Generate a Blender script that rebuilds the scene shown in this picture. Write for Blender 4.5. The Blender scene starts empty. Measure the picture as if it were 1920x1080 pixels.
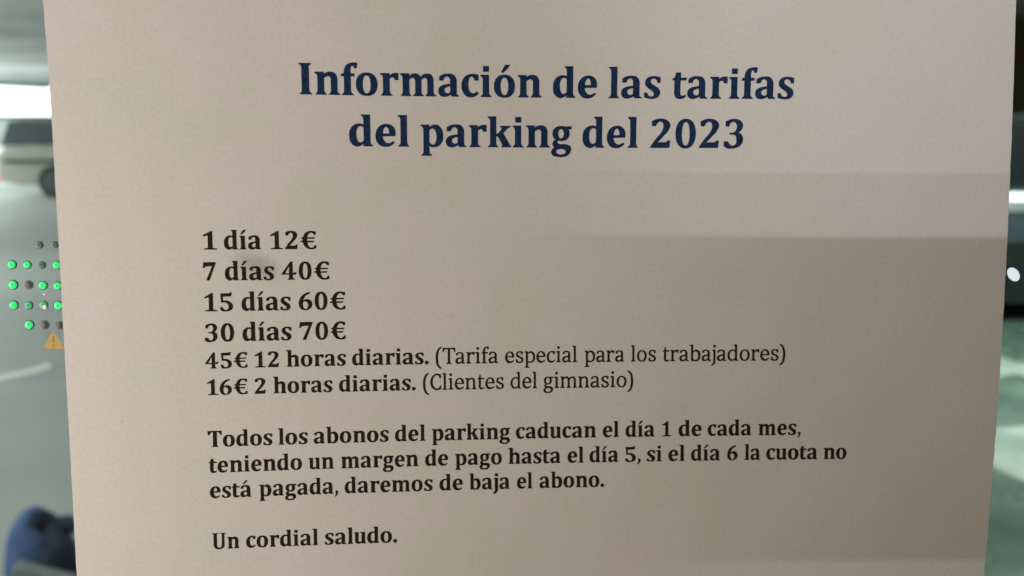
import bpy, bmesh, math, random
from mathutils import Vector, Matrix
from mathutils.geometry import delaunay_2d_cdt
random.seed(7)
R = math.radians
sc = bpy.context.scene
col = sc.collection

# ------------------------------------------------------------------ camera
PITCH = R(11.0)
EYE = Vector((0.0, 0.0, 1.4))
AX = Vector((1, 0, 0))                                   # camera right
AD = Vector((0, -math.sin(PITCH), -math.cos(PITCH)))     # camera down
AF = Vector((0, math.cos(PITCH), -math.sin(PITCH)))      # camera forward
cam_data = bpy.data.cameras.new('camera')
cam = bpy.data.objects.new('camera', cam_data)
col.objects.link(cam)
cam.location = EYE
cam.rotation_euler = (R(90) - PITCH, 0, 0)
cam_data.sensor_width = 36.0
cam_data.lens = 30.0
cam_data.clip_start = 0.01
cam_data.clip_end = 200.0
cam_data.dof.use_dof = True
cam_data.dof.focus_distance = 0.192
cam_data.dof.aperture_fstop = 15.0
sc.camera = cam

def W(x, y, z):
    """metres right / down / forward of the eye -> world point"""
    return EYE + AX * x + AD * y + AF * z

def ray(px, py):
    return (AX * ((px - 960) / 1600) + AD * ((py - 540) / 1600) + AF)

def on_plane(px, py, point, normal):
    d = ray(px, py)
    t = (point - EYE).dot(normal) / d.dot(normal)
    return EYE + d * t

def on_floor(px, py, z=0.0):
    return on_plane(px, py, Vector((0, 0, z)), Vector((0, 0, 1)))

def on_front(px, py, Y):
    return on_plane(px, py, Vector((0, Y, 0)), Vector((0, 1, 0)))

# ------------------------------------------------------------------ world, exposure
world = bpy.data.worlds.new('World')
sc.world = world
world.use_nodes = True
bg = world.node_tree.nodes['Background']
bg.inputs[0].default_value = (1.0, 0.70, 0.20, 1)
bg.inputs[1].default_value = 0.075
sc.view_settings.view_transform = 'Standard'
sc.view_settings.look = 'None'
sc.view_settings.exposure = 0.0
sc.view_settings.gamma = 1.0
sc.cycles.use_denoising = True
sc.cycles.max_bounces = 8
sc.cycles.transparent_max_bounces = 12
sc.cycles.sample_clamp_indirect = 3.0

# ------------------------------------------------------------------ lamps
# every lamp here stands in front of the notice, on the reader's side
def lamp(name, kind, loc, target, power, color, **kw):
    d = bpy.data.lights.new(name, kind)
    d.energy = power
    d.color = color
    for k, v in kw.items():
        setattr(d, k, v)
    o = bpy.data.objects.new(name, d)
    o.location = loc
    o.rotation_euler = (Vector(target) - Vector(loc)).to_track_quat('-Z', 'Y').to_euler()
    col.objects.link(o)
    return o

# unseen lamp placed left of the notice for the brightness falling off rightward
lamp('left_key_lamp', 'AREA', W(-0.255, 0.03, 0.045), W(-0.04, 0.0, 0.195), 0.60, (1.0, 0.92, 0.87),
     shape='DISK', size=0.09)
lamp('fill_lamp', 'AREA', W(0.05, -0.20, 0.10), W(0.02, -0.04, 0.195), 0.11, (1.0, 0.95, 0.93),  # unseen fill added to brighten the upper part of the sheet
     shape='DISK', size=0.09)
lamp('fill_lamp', 'AREA', W(0.12, 0.25, 0.06), W(0.09, 0.06, 0.195), 0.030, (1.0, 0.84, 0.66),  # second added fill, lifting the dark lower right of the sheet
     shape='DISK', size=0.09)
# two small ceiling spots right of the notice: each throws its own shadow of the added unseen rail
SD = Vector((1.2, -0.30, -1.0)).normalized()
base = (0.108, -0.002, 0.195)
def spot(name, dy, power, dist=2.0):
    p = (base[0] + SD.x * dist, base[1] + SD.y * dist + dy, base[2] + SD.z * dist)
    o = lamp(name, 'SPOT', W(*p), W(*base), power, (0.93, 0.97, 1.0),
             spot_size=R(3.7), spot_blend=1.0, shadow_soft_size=0.009)
    o.scale = (1, 5.0, 1)
    return o
spot('ceiling_spot', 0.0, 33.5)
spot('ceiling_spot', 0.166, 16.0)

# ------------------------------------------------------------------ materials
def new_mat(name):
    m = bpy.data.materials.new(name)
    m.use_nodes = True
    nt = m.node_tree
    return m, nt, nt.nodes['Principled BSDF'], nt.nodes['Material Output']

def simple(name, color, rough=0.6, metal=0.0, var=0.12, scale=20.0, bump=0.0, spec=0.5):
    """plain surface with noise in its colour and its roughness"""
    m, nt, b, out = new_mat(name)
    tc = nt.nodes.new('ShaderNodeTexCoord')
    nz = nt.nodes.new('ShaderNodeTexNoise')
    nz.inputs['Scale'].default_value = scale
    nz.inputs['Detail'].default_value = 5
    nt.links.new(tc.outputs['Object'], nz.inputs['Vector'])
    rp = nt.nodes.new('ShaderNodeValToRGB')
    rp.color_ramp.elements[0].position = 0.3
    rp.color_ramp.elements[1].position = 0.7
    rp.color_ramp.elements[0].color = tuple(c * (1 - var) for c in color) + (1,)
    rp.color_ramp.elements[1].color = tuple(min(1, c * (1 + var)) for c in color) + (1,)
    nt.links.new(nz.outputs[0], rp.inputs[0])
    nt.links.new(rp.outputs[0], b.inputs['Base Color'])
    b.inputs['Roughness'].default_value = rough
    b.inputs['Metallic'].default_value = metal
    b.inputs['Specular IOR Level'].default_value = spec
    if bump:
        bp = nt.nodes.new('ShaderNodeBump')
        bp.inputs['Strength'].default_value = bump
        bp.inputs['Distance'].default_value = 0.01
        nt.links.new(nz.outputs[0], bp.inputs['Height'])
        nt.links.new(bp.outputs[0], b.inputs['Normal'])
    return m

def glow(name, color, strength, base=(0.1, 0.1, 0.1)):
    m, nt, b, out = new_mat(name)
    b.inputs['Base Color'].default_value = (*base, 1)
    b.inputs['Emission Color'].default_value = (*color, 1)
    b.inputs['Emission Strength'].default_value = strength
    b.inputs['Roughness'].default_value = 0.3
    return m

def paper_mat():
    m, nt, b, out = new_mat('office_paper')
    N, Lk = nt.nodes, nt.links
    uv = N.new('ShaderNodeUVMap'); uv.uv_map = 'sheet'
    # broad faint mottling
    n1 = N.new('ShaderNodeTexNoise'); n1.inputs['Scale'].default_value = 6; n1.inputs['Detail'].default_value = 6; n1.inputs['Roughness'].default_value = 0.62
    Lk.new(uv.outputs[0], n1.inputs['Vector'])
    r1 = N.new('ShaderNodeValToRGB')
    r1.color_ramp.elements[0].position = 0.32; r1.color_ramp.elements[1].position = 0.68
    r1.color_ramp.elements[0].color = (0.755, 0.745, 0.675, 1)
    r1.color_ramp.elements[1].color = (0.825, 0.765, 0.735, 1)
    Lk.new(n1.outputs[0], r1.inputs[0])
    # fibre grain
    n2 = N.new('ShaderNodeTexNoise'); n2.inputs['Scale'].default_value = 260; n2.inputs['Detail'].default_value = 3
    Lk.new(uv.outputs[0], n2.inputs['Vector'])
    r2 = N.new('ShaderNodeMapRange')
    r2.inputs[1].default_value = 0.3; r2.inputs[2].default_value = 0.7
    r2.inputs[3].default_value = 0.955; r2.inputs[4].default_value = 1.035
    Lk.new(n2.outputs[0], r2.inputs[0])
    mx = N.new('ShaderNodeMix'); mx.data_type = 'RGBA'; mx.blend_type = 'MULTIPLY'
    mx.inputs[0].default_value = 1.0
    Lk.new(r1.outputs[0], mx.inputs[6]); Lk.new(r2.outputs[0], mx.inputs[7])
    # faint shadow painted into the colour beside the second price line
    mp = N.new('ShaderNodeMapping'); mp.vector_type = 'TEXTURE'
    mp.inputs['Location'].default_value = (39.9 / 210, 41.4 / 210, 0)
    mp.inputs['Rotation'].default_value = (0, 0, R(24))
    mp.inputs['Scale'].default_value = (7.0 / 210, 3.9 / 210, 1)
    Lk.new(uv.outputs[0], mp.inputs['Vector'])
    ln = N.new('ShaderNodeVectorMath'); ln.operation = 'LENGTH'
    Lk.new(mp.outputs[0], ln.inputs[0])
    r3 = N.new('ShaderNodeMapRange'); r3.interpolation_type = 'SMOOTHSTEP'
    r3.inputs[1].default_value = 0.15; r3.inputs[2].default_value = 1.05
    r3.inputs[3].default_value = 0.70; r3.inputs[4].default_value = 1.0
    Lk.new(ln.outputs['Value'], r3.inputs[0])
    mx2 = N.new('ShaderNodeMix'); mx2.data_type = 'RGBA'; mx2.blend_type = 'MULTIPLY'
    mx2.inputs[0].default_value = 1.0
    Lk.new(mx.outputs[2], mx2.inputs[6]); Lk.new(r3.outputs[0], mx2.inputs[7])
    # tiny specks
    vo = N.new('ShaderNodeTexVoronoi'); vo.inputs['Scale'].default_value = 26
    Lk.new(uv.outputs[0], vo.inputs['Vector'])
    r4 = N.new('ShaderNodeMapRange')
    r4.inputs[1].default_value = 0.018; r4.inputs[2].default_value = 0.05
    r4.inputs[3].default_value = 0.9; r4.inputs[4].default_value = 1.0
    Lk.new(vo.outputs['Distance'], r4.inputs[0])
    mx3 = N.new('ShaderNodeMix'); mx3.data_type = 'RGBA'; mx3.blend_type = 'MULTIPLY'
    mx3.inputs[0].default_value = 1.0
    Lk.new(mx2.outputs[2], mx3.inputs[6]); Lk.new(r4.outputs[0], mx3.inputs[7])
    Lk.new(mx3.outputs[2], b.inputs['Base Color'])
    b.inputs['Roughness'].default_value = 0.75
    b.inputs['Specular IOR Level'].default_value = 0.25
    bp = N.new('ShaderNodeBump'); bp.inputs['Strength'].default_value = 0.1
    bp.inputs['Distance'].default_value = 0.0002
    Lk.new(n2.outputs[0], bp.inputs['Height']); Lk.new(bp.outputs[0], b.inputs['Normal'])
    return m

def ink(name, color):
    m, nt, b, out = new_mat(name)
    N, Lk = nt.nodes, nt.links
    tc = N.new('ShaderNodeTexCoord')
    nz = N.new('ShaderNodeTexNoise'); nz.inputs['Scale'].default_value = 900; nz.inputs['Detail'].default_value = 3
    Lk.new(tc.outputs['Object'], nz.inputs['Vector'])
    rp = N.new('ShaderNodeValToRGB')
    rp.color_ramp.elements[0].position = 0.3; rp.color_ramp.elements[1].position = 0.75
    rp.color_ramp.elements[0].color = tuple(c * 0.75 for c in color) + (1,)
    rp.color_ramp.elements[1].color = tuple(c * 1.5 for c in color) + (1,)
    Lk.new(nz.outputs[0], rp.inputs[0]); Lk.new(rp.outputs[0], b.inputs['Base Color'])
    b.inputs['Roughness'].default_value = 0.8
    b.inputs['Specular IOR Level'].default_value = 0.1
    return m

def pane_mat():
    m, nt, b, out = new_mat('window_glass')
    N, Lk = nt.nodes, nt.links
    tr = N.new('ShaderNodeBsdfTransparent'); tr.inputs[0].default_value = (0.95, 0.985, 0.97, 1)
    gl = N.new('ShaderNodeBsdfGlossy'); gl.inputs['Roughness'].default_value = 0.02
    fr = N.new('ShaderNodeFresnel'); fr.inputs[0].default_value = 1.45
    mx = N.new('ShaderNodeMixShader')
    Lk.new(fr.outputs[0], mx.inputs[0]); Lk.new(tr.outputs[0], mx.inputs[1]); Lk.new(gl.outputs[0], mx.inputs[2])
    Lk.new(mx.outputs[0], out.inputs['Surface'])
    return m

def floor_mat(name, ca, cb, rough_a, rough_b, scale):
    m, nt, b, out = new_mat(name)
    N, Lk = nt.nodes, nt.links
    tc = N.new('ShaderNodeTexCoord')
    n1 = N.new('ShaderNodeTexNoise'); n1.inputs['Scale'].default_value = scale; n1.inputs['Detail'].default_value = 6
    n1.inputs['Roughness'].default_value = 0.6
    Lk.new(tc.outputs['Object'], n1.inputs['Vector'])
    r1 = N.new('ShaderNodeValToRGB')
    r1.color_ramp.elements[0].position = 0.35; r1.color_ramp.elements[1].position = 0.65
    r1.color_ramp.elements[0].color = (*ca, 1); r1.color_ramp.elements[1].color = (*cb, 1)
    Lk.new(n1.outputs[0], r1.inputs[0]); Lk.new(r1.outputs[0], b.inputs['Base Color'])
    r2 = N.new('ShaderNodeMapRange')
    r2.inputs[1].default_value = 0.3; r2.inputs[2].default_value = 0.7
    r2.inputs[3].default_value = rough_a; r2.inputs[4].default_value = rough_b
    Lk.new(n1.outputs[0], r2.inputs[0]); Lk.new(r2.outputs[0], b.inputs['Roughness'])
    n2 = N.new('ShaderNodeTexNoise'); n2.inputs['Scale'].default_value = scale * 30; n2.inputs['Detail'].default_value = 3
    Lk.new(tc.outputs['Object'], n2.inputs['Vector'])
    bp = N.new('ShaderNodeBump'); bp.inputs['Strength'].default_value = 0.15; bp.inputs['Distance'].default_value = 0.004
    Lk.new(n2.outputs[0], bp.inputs['Height']); Lk.new(bp.outputs[0], b.inputs['Normal'])
    return m

M = dict(
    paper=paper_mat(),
    navy=ink('navy_ink', (0.0135, 0.034, 0.092)),
    black=ink('black_ink', (0.024, 0.018, 0.011)),
    glass=pane_mat(),
    floor=floor_mat('garage_floor', (0.33, 0.345, 0.335), (0.42, 0.43, 0.42), 0.5, 0.7, 0.9),
    lane=floor_mat('green_lane_paint', (0.08, 0.135, 0.108), (0.18, 0.25, 0.21), 0.22, 0.42, 1.3),
    mark=floor_mat('worn_marking_paint', (0.76, 0.78, 0.71), (0.90, 0.90, 0.82), 0.4, 0.6, 5.0),
    lanemark=floor_mat('worn_lane_marking', (0.20, 0.29, 0.24), (0.52, 0.58, 0.52), 0.5, 0.65, 3.0),
    ceiling=simple('ceiling_concrete', (0.74, 0.75, 0.75), 0.85, var=0.2, scale=0.8),
    wall=simple('wall_plaster', (0.52, 0.54, 0.54), 0.85, var=0.2, scale=1.2),
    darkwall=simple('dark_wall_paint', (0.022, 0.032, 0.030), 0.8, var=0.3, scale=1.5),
    steel=simple('painted_steel', (0.23, 0.25, 0.26), 0.45, var=0.15, scale=6),
    darksteel=simple('dark_steel', (0.035, 0.055, 0.06), 0.4, var=0.15, scale=9),
    tyre=simple('tyre_rubber', (0.02, 0.02, 0.02), 0.85),
    rim=simple('wheel_alloy', (0.35, 0.36, 0.37), 0.35, metal=0.7),
    carglass=simple('car_glass', (0.014, 0.02, 0.022), 0.06, var=0.05),
    tan=simple('grey_beige_car_paint', (0.30, 0.29, 0.26), 0.35, var=0.05),
    slate=simple('slate_car_paint', (0.045, 0.065, 0.075), 0.3, var=0.08),
    reflective=simple('reflection_tone_car_glass', (0.07, 0.085, 0.10), 0.2, var=0.08),  # window reflections put into the glass colour
    trim=simple('bright_trim', (0.42, 0.47, 0.47), 0.3, metal=0.2, var=0.05),
    plastic=simple('black_plastic', (0.010, 0.014, 0.013), 0.5, spec=0.2),
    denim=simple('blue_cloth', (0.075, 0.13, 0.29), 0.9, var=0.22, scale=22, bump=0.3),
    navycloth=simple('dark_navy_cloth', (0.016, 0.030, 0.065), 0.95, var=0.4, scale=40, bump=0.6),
    bench=simple('grey_laminate', (0.25, 0.27, 0.27), 0.5, var=0.1, scale=12),
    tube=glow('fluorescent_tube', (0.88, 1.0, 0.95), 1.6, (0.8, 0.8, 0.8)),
    daylight=glow('bright_opening', (0.86, 1.0, 0.98), 2.6, (0.8, 0.8, 0.8)),
    warm_lamp=glow('headlamp_glow', (1.0, 0.86, 0.80), 0.75, (0.6, 0.6, 0.6)),
    red_lamp=glow('red_lamp_glow', (0.9, 0.22, 0.30), 0.75, (0.4, 0.02, 0.04)),
    led_on=glow('green_led_lit', (0.03, 0.90, 0.22), 0.78, (0.05, 0.5, 0.15)),
    led_ring=simple('grey_led_ring', (0.17, 0.19, 0.185), 0.6, scale=900),
    led_mid=glow('green_led_weak', (0.05, 0.75, 0.28), 0.5, (0.1, 0.4, 0.2)),
    led_core=glow('green_led_core', (0.02, 0.70, 0.17), 0.55, (0.02, 0.3, 0.1)),
    led_dim=glow('green_led_faint', (0.06, 0.30, 0.19), 0.5, (0.12, 0.2, 0.16)),
    led_dark=simple('dark_led_unlit', (0.115, 0.13, 0.13), 0.6, scale=900),
    white_led=glow('white_led_lit', (0.80, 0.88, 1.0), 0.8, (0.8, 0.8, 0.8)),
    orange=simple('orange_sticker', (0.44, 0.29, 0.055), 0.55, var=0.2, scale=700),
    sticker_mark=simple('brown_sticker_print', (0.33, 0.17, 0.03), 0.6),
    glint=simple('white_glint', (0.8, 0.82, 0.78), 0.5),
)

# ------------------------------------------------------------------ object helpers
def link(name, me, mat, parent=None, smooth=False):
    o = bpy.data.objects.new(name, me)
    if mat is not None and not me.materials:
        me.materials.append(mat)
    col.objects.link(o)
    if parent is not None:
        o.parent = parent
    if smooth:
        for p in me.polygons:
            p.use_smooth = True
    return o

def mesh_of(bm, name):
    me = bpy.data.meshes.new(name)
    bm.normal_update()
    bm.to_mesh(me)
    bm.free()
    return me

def pydata(name, verts, faces, mat, parent=None, smooth=False):
    me = bpy.data.meshes.new(name)
    me.from_pydata([tuple(v) for v in verts], [], faces)
    me.update()
    return link(name, me, mat, parent, smooth)

def box(bm, lo, hi, bevel=0.0):
    g = bmesh.ops.create_cube(bm, size=1.0)
    vs = g['verts']
    for v in vs:
        v.co = Vector([lo[i] + (v.co[i] + 0.5) * (hi[i] - lo[i]) for i in range(3)])
    if bevel:
        es = list({e for v in vs for e in v.link_edges})
        bmesh.ops.bevel(bm, geom=es, offset=bevel, segments=2, affect='EDGES', profile=0.6)

def box_obj(name, lo, hi, mat, parent=None, bevel=0.0):
    bm = bmesh.new()
    box(bm, lo, hi, bevel)
    return link(name, mesh_of(bm, name), mat, parent)

def empty(name, loc=(0, 0, 0), rz=0.0):
    o = bpy.data.objects.new(name, None)
    o.location = loc
    o.rotation_euler = (0, 0, rz)
    o.empty_display_size = 0.05
    col.objects.link(o)
    return o

def tag(o, label=None, cat=None, group=None, kind=None):
    if label: o['label'] = label
    if cat: o['category'] = cat
    if group: o['group'] = group
    if kind: o['kind'] = kind
    return o

# ------------------------------------------------------------------ letter shapes
# Each glyph is a list of closed outlines in 1/1008 em, baseline at 0.  "x,y" is a corner,
# "x,y~" a smooth point; ">" opens a counter of the outline before it.
def stem(xl, xr, top, bottom=0, foot=None, flag=None, cap=None, desc=None):
    s = ['%d,%d %d,%d %d,%d %d,%d' % (xl, bottom, xr, bottom, xr, top, xl, top)]
    if foot:
        fl, fr = foot
        y = bottom
        s.append('%d,%d %d,%d %d,%d %d,%d %d,%d %d,%d %d,%d %d,%d' % (
            fl, y, fr, y, fr, y + 17, xr + (fr - xr) * .4, y + 36, xr, y + 78, xl, y + 78,
            xl - (xl - fl) * .4, y + 36, fl, y + 17))
    if flag is not None:
        s.append('%d,%d %d,%d %d,%d %d,%d %d,%d %d,%d' % (
            flag, top - 22, flag, top - 4, flag + 20, top, xr, top, xr, top - 90, xl, top - 82))
        s[-1] += ' %d,%d' % (xl - (xl - flag) * .35, top - 42)
    if cap:
        fl, fr = cap
        s.append('%d,%d %d,%d %d,%d %d,%d %d,%d %d,%d %d,%d %d,%d' % (
            fl, top, fl, top - 17, xl - (xl - fl) * .4, top - 36, xl, top - 75, xr, top - 75,
            xr + (fr - xr) * .4, top - 36, fr, top - 17, fr, top))
    return '/'.join(s)

def ell(cx, cy, rx, ry, n=22, k=2.25):
    p = []
    for i in range(n):
        t = 2 * math.pi * i / n
        c, s = math.cos(t), math.sin(t)
        p.append('%.1f,%.1f' % (cx + rx * math.copysign(abs(c) ** (2 / k), c), cy + ry * math.copysign(abs(s) ** (2 / k), s)))
    return ' '.join(p)

A_B = ('20,348 25,430 105,476~ 225,496~ 345,473~ 400,405~ 415,310 415,62 432,32 465,20 462,0 305,0 285,45 205,5~ '
       '125,-8~ 35,25~ 0,108~ 18,185~ 85,238~ 175,262~ 270,275 270,350 252,412~ 195,437~ 142,412~ 118,348 '
       '> 272,222 200,208~ 148,178~ 133,133~ 158,85~ 205,66~ 272,100')
O_B = ell(240, 238, 240, 251) + ' > ' + ell(240, 235, 92, 196)
ACC = '149,690 232,697 205,640 85,527 62,524 38,541'
BOWL_B = ('190,428 240,460~ 325,490~ 435,447~ 492,357~ 512,247~ 485,107~ 405,17~ 305,-10~ 215,8~ 190,20 '
          '> 195,365 228,394~ 265,403~ 315,387~ 350,327~ 365,227~ 345,107~ 295,42~ 235,57~ 195,112')
def shift(s, dx):
    out = []
    for w in s.split():
        if ',' in w:
            t = '~' if w.endswith('~') else ''
            x, y = w.rstrip('~').split(',')
            w = '%.1f,%s%s' % (float(x) + dx, y, t)
        out.append(w)
    return ' '.join(out)

ARCH_B = ('190,425 255,475~ 340,491~ 425,472~ 478,415~ 495,310 495,40 355,40 355,310 342,375~ 300,402~ 245,385~ 190,350')
BOLD = {
 'I': (37, 37, stem(55, 213, 665, foot=(5, 270), cap=(0, 265))),
 'n': (32, 12, stem(60, 200, 485, foot=(15, 252), flag=0) + '/' + ARCH_B + '/' + stem(355, 495, 200, foot=(310, 550))),
 'h': (28, 12, stem(60, 200, 690, foot=(15, 252), flag=0) + '/' + ARCH_B + '/' + stem(355, 495, 200, foot=(310, 550))),
 'm': (32, 24, stem(55, 200, 486, foot=(15, 240), flag=0) + '/' +
       '190,420 255,470~ 330,490~ 420,462~ 468,395 475,300 475,40 340,40 340,310 320,375~ 285,400~ 240,385~ 190,345' + '/' +
       stem(340, 475, 200, foot=(288, 520)) + '/' +
       '455,405 520,465~ 612,490~ 700,465~ 742,395~ 750,300 750,40 615,40 615,310 598,375~ 560,400~ 515,385~ 465,340' + '/' +
       stem(615, 750, 200, foot=(572, 805))),
 'r': (32, 7, stem(60, 205, 483, foot=(15, 262), flag=0) + '/' +
       '195,400 240,460~ 310,487~ 405,487 402,343 325,343 308,388~ 262,398~ 195,330'),
 'a': (30, 28, A_B),
 'c': (32, 12, '385,483 320,491~ 225,497~ 95,448~ 25,358~ 0,238~ 30,108~ 100,23~ 200,-10~ 300,8~ 390,78 350,118 300,78~ '
       '245,72~ 185,120~ 155,218~ 155,318~ 180,408~ 230,443~ 270,423~ 300,358 388,358'),
 'i': (30, 28, stem(53, 190, 480, foot=(5, 245), flag=0) + '/60,553 190,553 190,670 60,670'),
 'í': (30, 28, stem(53, 190, 480, foot=(5, 245), flag=0) + '/' + ACC),
 'j': (35, 30, '53,400 190,400 190,20 180,-70~ 120,-150~ -8,-205 -33,-165 20,-110~ 50,-40~ 53,20/' + stem(53, 190, 480, 300, flag=0) +
       '/60,553 190,553 190,670 60,670'),
 'o': (32, 32, O_B),
 'ó': (32, 32, O_B + '/' + '262,708 370,702 300,615 205,528 168,553'),
 'á': (30, 28, A_B + '/' + shift(ACC, 70).replace('~', '')),
 'd': (32, 28, stem(308, 445, 690, flag=258) + '/300,0 495,0 495,17 465,36 445,75 300,75/' +
       '315,470 215,493~ 115,465~ 30,378~ 0,238~ 30,80~ 105,8~ 175,-10~ 250,18~ 315,72 > '
       '312,395 255,440~ 195,423~ 155,348~ 145,238~ 165,138~ 215,78~ 265,88~ 312,128'),
 'b': (20, 32, stem(55, 190, 690, flag=0) + '/' + shift(BOWL_B, -5)),
 'p': (30, 30, stem(65, 195, 483, -200, foot=(15, 250), flag=0) + '/' + BOWL_B),
 'e': (32, 28, '420,228 425,318~ 390,418~ 320,473~ 220,490~ 100,448~ 25,348~ 0,228~ 25,108~ 100,18~ 200,-10~ 310,8~ 405,88 372,112 '
       '320,78~ 250,68~ 185,115~ 150,222 > 155,278 168,368~ 200,418~ 230,432~ 268,405~ 290,338~ 292,278'),
 'l': (26, 25, stem(55, 188, 688, foot=(0, 228), flag=0)),
 's': (28, 30, '0,122 72,120 110,52~ 165,38~ 215,55~ 232,98~ 180,168~ 80,238~ 20,328~ 50,428~ 130,478~ 240,490~ 370,463 370,345 305,348 '
       '268,420~ 210,440~ 150,405~ 152,345~ 240,278~ 340,205~ 368,120~ 320,30~ 210,-10~ 100,-2~ 8,22'),
 't': (12, -10, '85,575 190,575 190,458 325,462 320,405 188,405 182,330 182,125 205,68~ 245,62~ 305,82 318,48 255,2~ 185,-10~ 95,10~ '
       '50,85~ 45,185 45,405 0,405 0,440 45,455'),
 'f': (12, -72, '70,440 80,548~ 130,648~ 230,692~ 368,690 352,580 300,580 278,625~ 248,632~ 222,590~ 215,500 215,440/' +
       stem(70, 215, 470, foot=(20, 275)) + '/0,418 25,463 300,463 300,405 25,405 0,412'),
 'k': (22, 4, stem(55, 190, 680, foot=(8, 235), flag=0) + '/'
       '190,285 240,310 300,367 325,430 285,452 285,472 520,472 520,455 440,405 352,312 505,55 540,20 540,0 315,0 318,20 335,42 322,85 235,235 180,255'),
 'g': (22, 12, ell(228, 312, 198, 166) + ' > ' + ell(228, 305, 68, 108) + '/290,470 475,472 468,408 415,410 350,420/'
       '170,170 95,165 38,117~ 35,57~ 65,0~ 15,-53~ 0,-113~ 40,-178~ 130,-205~ 250,-213~ 375,-183~ 455,-93~ 462,-13~ 405,52~ 305,72~ '
       '180,78~ 138,107 > 130,-60~ 180,-38~ 290,-40~ 340,-75~ 335,-120~ 270,-155~ 180,-155~ 120,-120~'),
 'u': (14, 20, '57,440 190,440 190,170 198,95~ 240,68~ 290,85~ 330,125 330,440 468,440 468,60 485,32 512,20 512,0 345,0 335,50 270,5~ '
       '200,-10~ 105,15~ 62,80~ 57,170/' + stem(57, 190, 480, 300, flag=0) + '/' + stem(330, 468, 480, 300, flag=275)),
 'U': (30, 30, '78,650 221,650 221,200 240,100~ 320,48~ 410,90~ 445,190 448,650 560,650 560,200 530,70~ 430,5~ 315,-12~ 170,15~ 95,90~ 78,200/'
       '0,665 0,648 50,635 250,635 290,648 290,665/375,665 375,648 420,635 580,635 625,648 625,665'),
 'T': (25, 40, '0,665 563,665 568,500 500,500 455,590~ 425,612 367,612 215,612 160,612 125,590~ 75,500 6,500/' + stem(215, 367, 640, foot=(165, 420))),
 '1': (29, 40, '298,655 265,655 0,500 22,462 140,495 160,480 160,60 298,60/28,0 436,0 436,32 330,45 298,78 160,78 130,45 28,32'),
 '2': (30, 65, '26,592 133,643~ 240,655~ 371,616~ 440,521~ 395,390~ 288,259~ 157,122 359,122 389,164 445,158 424,0 0,0 8,27 133,212~ '
       '240,342~ 288,461~ 276,555~ 212,594~ 151,555~ 115,488 32,491'),
 '3': (38, 70, '36,592 143,640~ 262,652~ 392,592~ 428,497~ 380,390~ 321,345 410,283~ 434,188~ 380,57~ 202,-14~ 59,4~ 10,40 6,146 107,140 '
       '143,69~ 202,45~ 279,93~ 291,188~ 262,280~ 190,305~ 131,300 131,342 238,358~ 291,437~ 282,545~ 214,594~ 143,557~ 119,485 42,485'),
 '0': (49, 48, ell(226, 320, 226, 334) + ' > ' + ell(229, 316, 92, 270)),
 '4': (-12, 30, '392,652 320,652 0,214 6,185 508,185 530,285 475,268 392,230 > 265,490 127,232 265,230/' + stem(265, 392, 300, foot=(200, 460))),
 '5': (62, 38, '22,630 310,638 414,672 387,525 99,520 105,365 210,378~ 354,325~ 447,180~ 398,50~ 221,-12~ 50,8~ 0,66 11,144 83,144 '
       '133,66~ 199,35~ 276,77~ 298,177~ 243,276~ 155,309~ 44,298'),
 '6': (25, 35, '395,648 260,615~ 125,525~ 30,385~ 0,220~ 30,90~ 120,10~ 240,-12~ 380,35~ 472,165~ 462,280~ 385,365~ 275,390~ 195,365~ '
       '150,340 200,455~ 290,550~ 395,585 > 145,270 200,312~ 265,300~ 318,240~ 335,150~ 300,70~ 250,25~ 190,50~ 150,120~ 135,200~'),
 '7': (22, 42, '22,648 486,650 470,600 243,33 215,0 130,0 122,35 343,510 188,505~ 85,490~ 45,440 0,440'),
 '€': (40, 30, '547,621 536,510 480,516 425,577~ 348,588~ 260,500~ 227,345~ 249,180~ 315,70~ 392,45~ 460,75~ 492,135 552,130 547,30 392,-10~ '
       '227,30~ 105,168~ 77,334~ 127,510~ 227,615~ 360,652~ 480,635~/25,372 45,420 505,420 490,372/0,245 18,295 470,295 455,245'),
 '.': (30, 20, ell(72, 62, 74, 74, 14, 3)),
 ',': (30, 20, '25,70 50,125~ 100,132~ 135,75~ 100,-40~ 20,-130 0,-105 35,-30~ 50,30'),
}

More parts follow.
